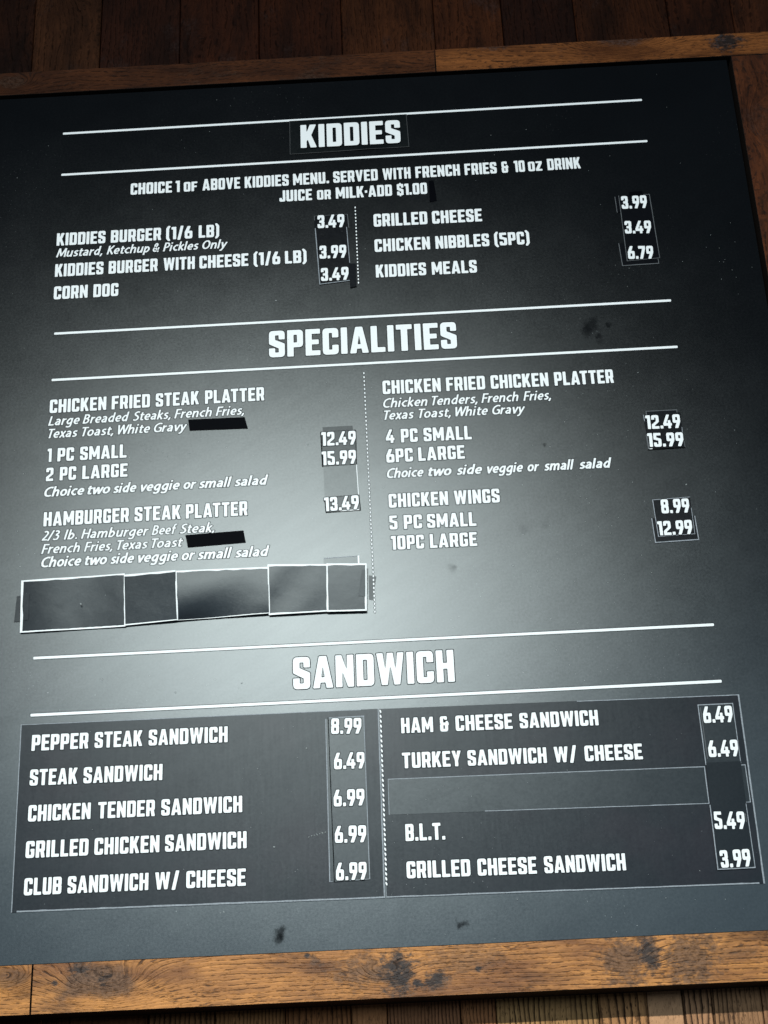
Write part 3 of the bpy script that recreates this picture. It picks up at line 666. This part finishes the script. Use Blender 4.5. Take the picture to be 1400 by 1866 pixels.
lt_ = (-0.30, BL - GAPB, BT - GAPB + 0.0008, 1.3945)
board(*lt_, m)
bj = P(58.5, 1800)[0]
bb = 1.4622
bot_a = (-0.30, bj - 0.0007, BB + 0.0006, bb)
bot_b = (bj + 0.0007, 1.40, BB + 0.0006, bb)
m = wood('frame_wood_bottom_left', 31.0, False, (.62, .262, .062), (.19, .070, .018), (.022, .009, .005), freq=150, amp=1.1, patch=0.15, char=0.5,
         knots=[(*loc(8, 1783, *bot_a), .018, 7)], charcol=(.09, .055, .035))
board(*bot_a, m)
m = wood('frame_wood_bottom', 44.6, False, (.62, .262, .064), (.18, .066, .018), (.022, .009, .005), freq=160, amp=1.0, patch=0.22, char=0.75,
         charcol=(.100, .058, .036), knots=[(*loc(190, 1790, *bot_b), .030, 7.5), (*loc(700, 1775, *bot_b), .016, 4), (*loc(1150, 1745, *bot_b), .016, 3)],
         spots=[(*loc(148, 1766, *bot_b), .020, .013, .9), (*loc(187, 1787, *bot_b), .012, .010, .8), (*loc(650, 1772, *bot_b), .040, .026, .65), (*loc(724, 1772, *bot_b), .026, .032, 1.0), (*loc(760, 1792, *bot_b), .010, .008, 1.0),
                (*loc(796, 1786, *bot_b), .020, .014, .9), (*loc(850, 1745, *bot_b), .05, .022, .45), (*loc(575, 1752, *bot_b), .012, .008, .7),
                (*loc(1135, 1745, *bot_b), .034, .034, .75), (*loc(1180, 1738, *bot_b), .018, .026, .9), (*loc(1262, 1748, *bot_b), .036, .036, .75), (*loc(1345, 1735, *bot_b), .05, .012, .4),
                (*loc(560, 1742, *bot_b), .004, .004, 1), (*loc(100, 1792, *bot_b), .005, .004, .9), (*loc(872, 1766, *bot_b), .006, .004, .9)])
board(*bot_b, m)

# ================================================================== the menu board
menu = thing('menu_board', 'large dark grey glossy menu board lettered in white inside the wooden frame', 'menu board', wv(0.5, 1.39, -0.006))
vs, fs = prism([(BL, BT), (BR, BT), (BR, BB), (BL, BB)], -0.006, 0.0)
mesh_obj('panel', vs, fs, BOARD, menu)
vs, fs = prism([(BL + .012, BT + .012), (BR - .012, BT + .012), (BR - .012, BB - .004), (BL + .012, BB - .004)], DW + 0.003, -0.0065)
mesh_obj('backing', vs, fs, BLACK, menu)

def bar(x0, y0, x1, y1, hw, mat, layer, acc, ext=0.0):
    a, b = P(x0, y0), P(x1, y1); L = math.hypot(b[0] - a[0], b[1] - a[1]); d = ((b[0] - a[0]) / L, (b[1] - a[1]) / L)
    n = (-d[1], d[0]); k = len(acc[0]); pts = []
    r = hw + ext
    for s, c in ((-1, a), (1, b)):
        for j in range(7):
            an = math.pi / 2 + math.pi * j / 6 if s < 0 else -math.pi / 2 + math.pi * j / 6
            lx = math.cos(an) * r * 0.55 + (0 if True else 0); ly = math.sin(an) * r
            pts.append((c[0] + d[0] * lx + n[0] * ly, c[1] + d[1] * lx + n[1] * ly))
    for q in pts: acc[0].append(wv(*q, layer))
    acc[1].append(tuple(k + i for i in range(14)))
for (x0, y0, x1, y1, h) in [(115, 243.5, 1170, 182, .0021), (112, 318.5, 1180, 257, .0021), (99, 608, 1223, 547.5, .0021), (94.5, 692.5, 1235, 632, .0021), (61, 1199.5, 1301, 1138.5, .0021), (56, 1303.5, 1315, 1241.5, .0022)]:
    acc, hal = ([], []), ([], [])
    bar(x0 + 1, y0, x1 - 1, y1, h, WHITE, 0.0003, acc); bar(x0 + 1, y0, x1 - 1, y1, h, RIM_BLACK, 0.00018, hal, 0.0008)
    n = len(acc[0]); me_v = acc[0] + hal[0]; me_f = fixn = []
    o = mesh_obj('rule_line', acc[0] + hal[0], [acc[1][0], tuple(n + i for i in hal[1][0])], WHITE, menu)
    o.data.materials.append(RIM_BLACK); o.data.polygons[1].material_index = 1
    for p in o.data.polygons:
        if p.normal.y > 0: p.flip()
def dotted(x0, y0, x1, y1, n, rx, ry, layer=0.0003, slant=0.0, parent=None):
    vs, fs, mi = [], [], []
    for i in range(n):
        t = i / (n - 1); c = P(x0 + (x1 - x0) * t, y0 + (y1 - y0) * t)
        for e, lay, mm in ((0, layer, 0), (0.0007, layer - 0.00012, 1)):
            k = len(vs)
            for j in range(8):
                an = -2 * math.pi * (j + .5) / 8; yy = math.sin(an) * (ry + e)
                vs.append(wv(c[0] + math.cos(an) * (rx + e) + slant * yy, c[1] + yy, lay))
            fs.append(tuple(range(k, k + 8))); mi.append(mm)
    o = mesh_obj('dotted_divider', vs, fs, WHITE, parent or menu); o.data.materials.append(RIM_BLACK)
    for p, q in zip(o.data.polygons, mi):
        p.material_index = q
        if p.normal.y > 0: p.flip()
    return o
dotted(647.5, 378, 653.5, 515, 23, .00115, .0019)
dotted(663.3, 680, 683.5, 1115, 61, .00115, .0020)

Z3 = (80, 350, 2.258); Z4 = (640, 330, 2.258); ZS = (480, 560, 3.5); Z5 = (70, 700, 3.111); Z6 = (660, 560, 2.1875)
Z7 = (0, 850, 2); Z8 = (660, 850, 1.892); Y1 = (0, 1160, 2); YS = (520, 1170, 4.242); Y2 = (660, 1160, 1.892); Y3 = (0, 1480, 2); Y4 = (700, 1480, 2)
X = 0.014
# Kiddies section
line([('CHOICE',238,314),('1',320,328),('OF',335,360),('ABOVE',369,438),('KIDDIES',446,526.5),('MENU.',534,600),('SERVED',607,689),('WITH',697,749),('FRENCH',756.5,839),('FRIES',846,906),('&',913.5,927.5),('10',936,957.5),('OZ',961.5,989),('DRINK',996.5,1059)],
     (238,355,1059,306.6), 20.6, parent=menu, name='section_note', small=(2, 12), extra=X)
line([('JUICE',509,569),('OR',577.6,603.6),('MILK-ADD',611.6,715),('$1.00',723,779)], (509,367.7,779,353), 20.4, parent=menu, name='section_note', small=(1,), extra=X)
line([('KIDDIES',52,255),('BURGER',275,484),('(1/6',503,612),('LB)',637,722)], (52,221,700,185), 51, Z3, parent=menu, extra=X)
line([('Mustard,',50,243),('Ketchup',258,437),('&',448,477),('Pickles',490,638),('Only',652,757)], (50,268.5,757,229), 35, Z3, parent=menu, name='item_note', italic=True)
line([('KIDDIES',45,247),('BURGER',266,470),('WITH',492,622),('CHEESE',640,842),('(1/6',863,973),('LB)',992,1082)], (45,349,1060,291), 52, Z3, parent=menu, extra=X)
line([('CORN',40,182),('DOG',203,308)], (40,442,305,427), 53, Z3, parent=menu, extra=X)
line([('GRILLED',91,315),('CHEESE',331,540)], (95,188,540,165), 52, Z4, parent=menu, extra=X)
line([('CHICKEN',95,326),('NIBBLES',345,570),('(5PC)',587,736)], (97,292,710,260), 52, Z4, parent=menu, extra=X)
line([('KIDDIES',100,310),('MEALS',330,519)], (102,397,519,376), 52, Z4, parent=menu, extra=X)
# Specialities section
line([('SPECIALITIES',30,1238)], (30,321,1238,261), 168, ZS, parent=menu, name='section_heading', halo_width=0.0012)
line([('CHICKEN',63,388),('FRIED',415,635),('STEAK',665,912),('PLATTER',945,1282)], (65,165,1282,92), 76, Z5, parent=menu, extra=X)
line([('Large',55,237),('Breaded',250,518),('Steaks,',535,752),('French',770,985),('Fries,',1005,1168)], (55,236,1165,172), 52, Z5, parent=menu, name='item_note', italic=True)
line([('Texas',57,225),('Toast,',248,428),('White',450,635),('Gravy',655,845)], (57,307,845,263), 52, Z5, parent=menu, name='item_note', italic=True)
line([('1',50,78),('PC',107,205),('SMALL',235,503)], (55,442,503,416), 76, Z5, parent=menu, extra=X)
line([('2',42,88),('PC',120,217),('LARGE',248,508)], (45,551,508,524), 76, Z5, parent=menu, extra=X)
line([('Choice',33,263),('two',278,410),('side',424,558),('veggie',580,803),('or',822,897),('small',910,1098),('salad',1112,1305)], (35,639,1295,569), 54, Z5, parent=menu, name='item_note', italic=True, hw=0.090)
line([('HAMBURGER',158,472),('STEAK',490,660),('PLATTER',677,903)], (160,219,903,178), 52, Z7, parent=menu, extra=X)
line([('2/3',152,220),('lb.',232,283),('Hamburger',295,543),('Beef',553,648),('Steak,',655,783)], (152,271,775,239), 35, Z7, parent=menu, name='item_note', italic=True)
line([('French',150,293),('Fries,',306,412),('Texas',427,540),('Toast',553,668)], (150,319,668,292), 35, Z7, parent=menu, name='item_note', italic=True)
line([('Choice',150,298),('two',309,392),('side',402,490),('veggie',503,650),('or',662,712),('small',720,847),('salad',857,983)], (150,368,980,326), 37, Z7, parent=menu, name='item_note', italic=True, hw=0.090)
line([('CHICKEN',80,315),('FRIED',333,492),('CHICKEN',510,745),('PLATTER',763,1005)], (82,347,1005,301), 54, Z6, parent=menu, extra=X)
line([('Chicken',83,262),('Tenders,',277,462),('French',473,625),('Fries,',640,755)], (83,401,755,367), 37, Z6, parent=menu, name='item_note', italic=True)
line([('Texas',87,208),('Toast,',225,355),('White',370,503),('Gravy',517,652)], (87,449,652,421), 37, Z6, parent=menu, name='item_note', italic=True)
line([('4',93,130),('PC',153,223),('SMALL',243,438)], (95,542,438,526), 54, Z6, parent=menu, extra=X)
line([('6PC',95,204),('LARGE',222,411)], (97,620,411,603), 54, Z6, parent=menu, extra=X)
line([('Choice',98,246),('two',262,358),('side',375,480),('veggie',497,643),('or',657,708),('small',723,848),('salad',863,998)], (98,681,998,638), 38, Z6, parent=menu, name='item_note', italic=True, hw=0.090)
line([('CHICKEN',90,298),('WINGS',315,476)], (92,143,476,124), 48, Z8, parent=menu, extra=X)
line([('5',93,123),('PC',142,208),('SMALL',222,395)], (95,218,395,205), 48, Z8, parent=menu, extra=X)
line([('10PC',98,215),('LARGE',232,398)], (100,288,398,274), 48, Z8, parent=menu, extra=X)
# Sandwich heading (its items are on the two loose sheets)
line([('SANDWICH',52,1313)], (100,366,1310,307), 248, YS, parent=menu, name='section_heading', halo_width=0.0012)

# ================================================================== loose sheets, stickers and tape on the board
L1, L2, L3, L4, L5, L6 = (0.0011, 0.0018, 0.0025, 0.0032, 0.0039, 0.0046)
def ctr(q): return wv(*P(sum(p[0] for p in q) / len(q), sum(p[1] for p in q) / len(q)), 0.0)
def label_thing(name, label, cat, q, layer, mat, edge=None, sides=None, group=None, width=0.0013, bend=None, nx=1, ny=1, part='film'):
    t = thing(name, label, cat, ctr(q), group)
    sheet(q, layer, mat, t, part, bend, nx, ny)
    if edge: edges(q, layer, edge, t, sides, width, bend)
    return t
def tape(label, q, layer, mat, group='pieces of black tape stuck on the menu board', rise=(0, 0)):
    qq = [P(*p) for p in q]; vs, fs = prism(qq, layer - 0.0004, layer)
    vs = [v - Vector((0, rise[0 if i % 4 < 2 else 1], 0)) for i, v in enumerate(vs)]
    o = mesh_obj('tape_strip', vs, fs, mat, None, origin=ctr(q)); tag(o, label, 'tape', group); return o
def price(txt, x0, x1, base, cap, org, layer, t):
    line([(txt, x0, x1)], base, cap, org, layer + 0.0004, t, 'price', extra=0.012, halo_width=0.0010)
GP = 'price stickers on the menu board'
# heading label
q = [(527.6, 221), (741, 208.5), (746, 268), (528.5, 282)]
bnd = lambda s, t: 0.0012 * math.exp(-((s - .66) / .10) ** 2) * max(0, t - .6) / .4
t = label_thing('heading_sticker', 'wide black sticker with the big heading KIDDIES between the top two white rules', 'sticker', q, L1, LABELG, EDGE_FAINT, {'l': .8, 'r': .8, 'b': .7}, bend=bnd, nx=24, ny=4)
line([('KIDDIES', 547, 730.6)], (549, 271.2, 730.6, 261.6), 41.5, (0, 0, 1), L1 + 0.0016, t, 'section_heading', halo_width=0.0012)
tape('small black tape scrap just right of the one dollar milk note', [(781.5, 330), (790.5, 329), (796.5, 366), (783.5, 368.5)], L1, TAPE)
# kiddies, left column
K = (560, 370, 11.667)
q = [(572.5, 394), (634, 390.5), (636.5, 415.5), (573.5, 418)]
t = label_thing('price_sticker', 'black sticker priced 3.49 at top of the left kiddies price column', 'price sticker', q, L1, LABEL, EDGE_DIM, {'l': (.8, 0, .35), 'r': .9, 't': .5}, GP)
price('3.49', 215, 795, (230, 545, 770, 518), 274, K, L1, t)
q = [(574, 417), (632.5, 414.5), (641, 512), (582.5, 519.5)]
t = label_thing('price_sticker', 'tall black sticker priced 3.99 and 3.49 left of the upper dotted line', 'price sticker', q, L2, LABEL, EDGE_GREY, {'l': 1.1, 'r': (.9, 0, .67), 'b': 1.0}, GP)
price('3.99', 258, 835, (270, 1198, 780, 1175), 274, K, L2, t)
price('3.49', 290, 885, (310, 1672, 800, 1646), 274, K, L2, t)
tape('black tape holding the lower right corner of the 3.49 corn dog price', [(636, 482), (648.5, 481), (650, 523), (638.5, 525.5)], L3, TAPEG)
# kiddies, right column
K = (1100, 340, 11.667)
q = [(1120, 359), (1178, 355.5), (1181, 385), (1124.5, 388)]
label_thing('price_sticker', 'blank black sticker peeking out left behind the 3.99 grilled cheese price', 'price sticker', q, L1, LABEL, EDGE_DIM, {'l': .8}, GP)
q = [(1127, 444), (1195, 440.5), (1201.5, 481), (1134, 485.5)]
label_thing('price_sticker', 'black sticker under the 6.79 price with its grey lower edge showing', 'price sticker', q, L1, LABEL, EDGE_DIM, {'l': 1.1, 'b': 1.2, 'r': 1}, GP)
q = [(1127, 357.5), (1184, 354.5), (1203, 471), (1142.5, 477)]
t = label_thing('price_sticker', 'tall black sticker priced 3.99, 3.49 and 6.79 at the upper right', 'price sticker', q, L2, LABEL, EDGE_DIM, {'l': .9, 'b': .7, 'r': .9, 't': (.8, .8, 1)}, GP)
price('3.99', 360, 935, (380, 489, 870, 468), 268, K, L2, t)
price('3.49', 425, 1020, (450, 1013, 950, 1004), 266, K, L2, t)
price('6.79', 490, 1065, (520, 1553, 990, 1546), 272, K, L2, t)
tape('black tape over the top edge of the upper right price sticker', [(1146.5, 351.5), (1170.5, 349), (1171, 357), (1146.5, 358)], L3, TAPE)
# specialities, left column
K = (560, 760, 9.333)
q = [(588, 779), (642.5, 776), (645, 800), (589, 803)]
label_thing('price_sticker', 'grey sticker edge showing above the left 12.49 price', 'price sticker', q, L1, STRIP, None, None, GP)
q = [(583.8, 788), (649, 784), (650.5, 847), (587, 850.5)]
t = label_thing('price_sticker', 'black edged sticker priced 12.49 and 15.99 beside the dotted line', 'price sticker', q, L2, STRIP, RIM_BLACK, {'l': 1.4, 'r': .8, 't': .3}, GP)
price('12.49', 237, 830, (290, 500, 770, 478), 233, K, L2, t)
price('15.99', 245, 835, (300, 830, 790, 803), 236, K, L2, t)
q = [(589.5, 850), (650.5, 847), (654.5, 905), (592, 908)]
label_thing('price_sticker', 'blank grey sticker between the 15.99 and 13.49 prices', 'price sticker', q, L1, LABELG, EDGE_WHITE, {'r': .8}, GP)
q = [(591, 907), (655, 902), (658, 930), (593.5, 934.5)]
t = label_thing('price_sticker', 'small dark sticker priced 13.49 beside the hamburger steak platter', 'price sticker', q, L2, STRIP, EDGE_WHITE, {'b': (1.0, .42, .95)}, GP)
edges(q, L2, RIM_BLACK, t, {'l': 1.2, 't': .5, 'r': .8}, 0.0013)
price('13.49', 290, 888, (340, 1612, 820, 1577), 237, K, L2, t)
tape('plain black tape hiding words after White Gravy', [(343.2, 765), (446, 760.5), (452, 781), (345.6, 785)], L1, TAPE)
tape('plain black tape hiding words after Texas Toast', [(338, 975.5), (444, 967), (448, 989), (342.5, 998)], L1, TAPE)
# specialities, right column
K = (1155, 740, 11.667)
q = [(1176.5, 749.5), (1234, 746.5), (1236, 762), (1178, 764)]
label_thing('price_sticker', 'dark sticker edge framed in grey above the right 12.49 price', 'price sticker', q, L1, TAPEG, EDGE_DIM, {'l': 1, 't': 1, 'r': 1}, GP)
q = [(1172, 757), (1240, 752), (1244.5, 791), (1179, 796)]
t = label_thing('price_sticker', 'black sticker priced 12.49 beside the four piece chicken platter', 'price sticker', q, L2, LABEL, EDGE_GREY, {'l': (.9, 0, .3), 'r': (.7, .7, 1)}, GP)
price('12.49', 232, 1003, (300, 501, 920, 478), 290, K, L2, t)
q = [(1176.5, 794), (1244, 789), (1249, 816), (1181, 820)]
t = label_thing('price_sticker', 'black sticker priced 15.99 beside the six piece large line', 'price sticker', q, L3, LABEL, EDGE_DIM, {'l': 1.8, 'r': (.8, .6, 1)}, GP)
edges(q, L3, EDGE_WHITE, t, {'b': (.8, .02, .12)}, 0.0013)
price('15.99', 268, 1068, (360, 885, 975, 868), 292, K, L3, t)
K = (1170, 890, 11.667)
q = [(1187, 945), (1267, 940.5), (1274.5, 984.5), (1194, 990)]
label_thing('price_sticker', 'wide black sticker with pale edges under the 12.99 wings price', 'price sticker', q, L1, LABEL, EDGE_GREY, {'l': 1.1, 'b': 1.2, 'r': 1.1}, GP)
q = [(1188.5, 911.5), (1257.5, 906), (1267, 974), (1199.5, 979)]
t = label_thing('price_sticker', 'black sticker priced 8.99 and 12.99 beside the chicken wings', 'price sticker', q, L2, LABEL, EDGE_GREY, {'l': .9, 't': .7, 'b': .6, 'r': (.6, .3, 1)}, GP)
price('8.99', 383, 1020, (400, 546, 960, 525), 298, K, L2, t)
price('12.99', 313, 1085, (380, 1012, 1010, 982), 300, K, L2, t)
# row of five patches
q = [(590, 1017.5), (654.8, 1012.8), (656, 1036), (590.5, 1040)]
t = label_thing('price_sticker', 'pale edged blank sticker sticking up behind the last white bordered patch', 'price sticker', q, L1, LABELG, EDGE_GREY, {'t': .8}, GP)
edges(q, L1 + .00002, EDGE_WHITE, t, {'r': 1.8}, 0.0013)
GPA = 'white bordered black paper patches in a row'
def bA(a, b, c=0.0, tw=0.0):
    return lambda s, t: a * (4 * t * (1 - t)) + b * 4 * s * (1 - s) + c * t + tw * s * t
pats = [
 ('white bordered black patch with a white speck at the left end of its row', [(41.5, 1062), (229.5, 1049), (229.5, 1143), (37.3, 1154.5)], L2, {'l': 3.2, 't': 2.5, 'b': 2.4, 'r': 1.4}, lambda s, t: 0.0012 + 0.0058 * (1 - t) + .0006 * math.sin(7 * s), 24, 10),
 ('narrow darkest patch second from the left in the bordered row', [(229, 1052), (322.5, 1045.5), (323.5, 1132.5), (229.3, 1141.5)], L3, {'t': 2.6, 'b': 2.5}, lambda s, t: 0.0012 + 0.0085 * (1 - t) * (0.75 + .25 * s) + .002 * s, 12, 10),
 ('widest black patch, third in the bordered row, bright sheen along its top', [(321.5, 1045.8), (490, 1037.5), (491, 1120), (323.5, 1132.5)], L4, {'t': 2.4, 'b': 2.4, 'l': 1.9}, lambda s, t: 0.0012 + 0.008 * (1 - t * t) * (1 - .3 * s) + .0012 * math.sin(5 * s + 3 * t) * t, 24, 14),
 ('grey crumpled patch, fourth in the bordered row', [(489, 1033.5), (597, 1032.7), (597.5, 1116.5), (490.5, 1123)], L5, {'l': 1.8, 't': 2.8, 'b': 2.3, 'r': 1.2}, lambda s, t: 0.0012 + 0.0056 * (1 - t) + .0006 * math.sin(6 * s + 5 * t) * (1 - s), 16, 12),
 ('squarish grey patch at the right end of the bordered row', [(596, 1031.8), (669, 1031.8), (669, 1115.5), (597, 1117.5)], L6, {'l': 2.0, 't': 3.0, 'b': 2.2, 'r': 2.4}, lambda s, t: 0.0014 + 0.0050 * (1 - t), 10, 10)]
for (lab, q, lay, sd, bnd, nx, ny) in pats:
    t = thing('paper_patch', lab, 'paper patch', ctr(q), GPA)
    o = sheet(q, lay, PATCH, t, 'paper', bnd, nx, ny)
    for p in o.data.polygons: p.use_smooth = True
    edges(q, lay, EDGE_WHITE, t, sd, 0.0011, bnd, jag=0.3)
tape('smoky tape at the left end of the bordered patch row', [(31, 1087), (40, 1086), (37.5, 1133), (26, 1134)], L1, TAPES)
tape('dark speckled tape inside the left end of the first bordered patch', [(46, 1086), (56, 1085), (53, 1132), (44, 1133)], L2 + 0.0016, TAPEG, rise=(0.0050, 0.0020))
tape('dark tape just right of the patch row across the dotted line', [(672, 1048.5), (686, 1050.5), (680, 1094), (672.5, 1093)], 0.0002, TAPES)
tape('faint tape inside the right end of the last bordered patch', [(660, 1044), (666.5, 1043.5), (666.5, 1090.5), (653.5, 1089.5)], L6 + 0.0019, TAPES, rise=(0.0043, 0.0015))
# sandwich sheets
q = [(38.3, 1321), (690.5, 1292), (702.2, 1637), (20.5, 1663.5)]
t = label_thing('menu_sheet', 'large matt dark sheet of five sandwiches filling the lower left of the board', 'menu sheet', q, L1, SHEET, EDGE_GREY, {'l': 1.0, 't': (.7, 0, .95), 'b': (1.7, .015, 1), 'r': 1.3}, 'matt sheets of sandwich items')
la = L1 + 0.0004
line([('PEPPER',115,325),('STEAK',345,521),('SANDWICH',542,831)], (117,418,831,386), 58, Y1, la, t, extra=X)
line([('STEAK',108,285),('SANDWICH',304,594)], (108,545,594,524), 59, Y1, la, t, extra=X)
line([('CHICKEN',102,333),('TENDER',357,567),('SANDWICH',588,884)], (103,676,884,641), 60, Y1, la, t, extra=X)
line([('GRILLED',93,325),('CHICKEN',344,583),('SANDWICH',602,900)], (95,169,900,132), 62, Y3, la, t, extra=X)
line([('CLUB',87,227),('SANDWICH',246,543),('W/',565,655),('CHEESE',679,897)], (88,305,897,269), 63, Y3, la, t, extra=X)
q = [(691.8, 1292.5), (1347, 1266), (1394.5, 1610.5), (704.5, 1636.5)]
t = label_thing('menu_sheet', 'large matt dark sheet with ham, turkey and B.L.T. sandwiches at lower right', 'menu sheet', q, L1 + .0002, SHEET, EDGE_GREY, {'l': .35, 't': (.9, .55, 1), 'b': (1.4, 0, .985), 'r': 1.6}, 'matt sheets of sandwich items')
la = L1 + 0.0006
line([('HAM',133,246),('&',267,300),('CHEESE',320,520),('SANDWICH',540,816)], (133,335,816,307), 53, Y2, la, t, extra=X)
line([('TURKEY',136,343),('SANDWICH',361,638),('W/',659,742),('CHEESE',764,969)], (137,456,969,424), 54, Y2, la, t, extra=X)
line([('B.L.T.',76,224)], (77,107,224,101), 62, Y4, la, t, extra=X)
line([('GRILLED',80,316),('CHEESE',338,558),('SANDWICH',580,883)], (82,243,883,213), 62, Y4, la, t, extra=X)
dotted(693.5, 1297, 704.5, 1611, 36, .0013, .0026, la, 0.25, t)
# left price strips
q = [(593, 1311), (645, 1309), (655, 1606), (600.5, 1608)]
label_thing('price_strip', 'blank dark strip whose left edge shows beside the sandwich prices', 'price strip', q, L2, STRIP, EDGE_GREY, {'l': 1.0, 'b': (.5, 0, .12)}, 'long price strips on the sandwich sheets')
q = [(597.5, 1308.5), (664, 1305), (675, 1603), (609, 1608)]
t = label_thing('price_strip', 'long strip priced 8.99, 6.49 and three times 6.99 by the dotted line', 'price strip', q, L3, STRIP, EDGE_GREY, {'r': .9, 't': 1.3, 'b': (.6, .45, 1)}, 'long price strips on the sandwich sheets')
edges(q, L3 + .00002, RIM_BLACK, t, {'l': 1.0}, 0.0013)
K = (580, 1290, 9.82); K2 = (580, 1470, 9.82)
price('8.99', 225, 775, (250, 478, 750, 471), 281, K, L3, t)
price('6.49', 278, 835, (300, 1110, 800, 1093), 295, K, L3, t)
price('6.99', 272, 835, (290, 1776, 790, 1755), 299, K, L3, t)
price('6.99', 292, 865, (310, 660, 820, 645), 305, K2, L3, t)
price('6.99', 313, 873, (330, 1330, 840, 1312), 316, K2, L3, t)
# right price strips
K = (1250, 1250, 9.333); K2 = (1250, 1430, 9.333)
GS = 'long price strips on the sandwich sheets'
q = [(707, 1420), (1284.5, 1397), (1293, 1465.5), (709, 1485.5)]
label_thing('cover_strip', 'long blank greyish strip covering a line between TURKEY and B.L.T.', 'cover strip', q, L2, STRIP, EDGE_GREY, {'l': .6, 't': .9, 'b': (.9, .3, 1), 'r': 1.0})
q = [(1298, 1397), (1358.5, 1393.5), (1368.5, 1462.8), (1309, 1466)]
label_thing('price_strip', 'blank strip poking out at right beside the sheet edge', 'price strip', q, L2, STRIP, EDGE_GREY, {'r': 1.0, 't': .9, 'b': .8}, GS)
q = [(1270.8, 1285), (1335.5, 1282), (1350.5, 1392), (1285.5, 1395)]
t = label_thing('price_strip', 'strip priced 6.49 twice beside the ham and turkey sandwiches', 'price strip', q, L3, STRIP, EDGE_GREY, {'l': 1.0, 't': 1.0, 'r': .8}, GS)
edges([(1275.5, 1290), (1333, 1288), (1347, 1382), (1288.5, 1384)], L3, EDGE_DIM, t, {'l': .8}, 0.0012)
price('6.49', 268, 808, (290, 643, 790, 625), 280, K, L3, t)
price('6.49', 355, 903, (375, 1222, 860, 1206), 283, K, L3, t)
q = [(1286.5, 1391), (1349.5, 1388), (1360, 1468), (1295, 1472)]
label_thing('price_strip', 'blank black strip between the lower 6.49 and the 5.49 price', 'price strip', q, L4, LABELM, None, None, GS)
q = [(1292.5, 1468), (1359.5, 1465.5), (1376.5, 1583), (1307, 1586.5)]
t = label_thing('price_strip', 'strip priced 5.49 and 3.99 in the lower right corner', 'price strip', q, L5, LABELM, EDGE_GREY, {'l': 1.1, 'b': 1.1, 'r': .8}, GS)
edges([(1300, 1484), (1358.5, 1484), (1360.5, 1499), (1301, 1499)], L5, EDGE_DIM, t, {'r': .9}, 0.0013)
price('5.49', 450, 1008, (480, 767, 960, 766), 297, K2, L5, t)
price('3.99', 560, 1112, (600, 1427, 1060, 1402), 297, K2, L5, t)

# ================================================================== fine dust
DUST = flat('pale_dust', (0.24, 0.26, 0.255), 0.9, 0.1)
rnd = random.Random(41)
pts = [(150, 1105, .0011), (503, 548, .0009), (345, 826, .0011), (305, 831, .0008), (297, 824, .0006), (252, 843, .0005), (561, 810, .0008), (644, 1122, .0006), (500, 1544, .0012), (559, 1364, .0010),
       (186, 1238, .0009), (441, 1245, .0007), (402, 1664, .0009), (408, 1662, .0009), (320, 1262, .0010), (1251, 883, .0009), (1163, 679, .0006), (935, 1031, .0007), (980, 1041, .0006),
       (563, 1526, .0006), (568, 1524, .0007), (573, 1522.6, .0007), (578, 1521.4, .0008), (583, 1520.2, .0008), (588, 1518.6, .0009), (593, 1517.3, .0007)]
for c, n, sp in (((265, 830), 26, 32), ((1080, 880), 30, 90), ((700, 1680), 16, 200), ((1180, 1720 - 60), 12, 90), ((330, 1160), 22, 160), ((860, 1550), 26, 110), ((1050, 700), 18, 110), ((450, 700), 14, 200), ((1330, 500), 14, 60), ((90, 900), 14, 120), ((450, 1380), 14, 120), ((1120, 1100), 18, 150)):
    for i in range(n): pts.append((rnd.gauss(c[0], sp * .6), rnd.gauss(c[1], sp * .6), rnd.uniform(.00022, .0005)))
for i in range(90): pts.append((rnd.uniform(5, 1320), rnd.uniform(200, 1700), rnd.uniform(.0002, .00045)))
vs, fs = [], []
for (px, py, r) in pts:
    u, v = P(px, py)
    if not (BL < u < BR - .005 and BT + .005 < v < BB - .004): continue
    if 1025 < py < 1160 and px < 690 and r < .001: continue
    if py > 1290 and 595 < px < 675: continue
    lay = 0.0019 if (1290 < py < 1650) else (0.0105 if (1025 < py < 1160 and px < 690) else 0.0006)
    k = len(vs); m_ = 5; st = rnd.uniform(1, 2.4); an0 = rnd.uniform(0, 3.14)
    for j in range(m_):
        an = -2 * math.pi * j / m_; x_, y_ = math.cos(an) * r * st * rnd.uniform(.7, 1.2), math.sin(an) * r * rnd.uniform(.7, 1.2)
        vs.append(wv(u + x_ * math.cos(an0) - y_ * math.sin(an0), v + x_ * math.sin(an0) + y_ * math.cos(an0), lay))
    fs.append(tuple(range(k, k + m_)))
dust = mesh_obj('dust', vs, fs, DUST, menu); dust['kind'] = 'stuff'; dust['label'] = 'fine pale dust specks scattered over the board'
for p in dust.data.polygons:
    if p.normal.y > 0: p.flip()
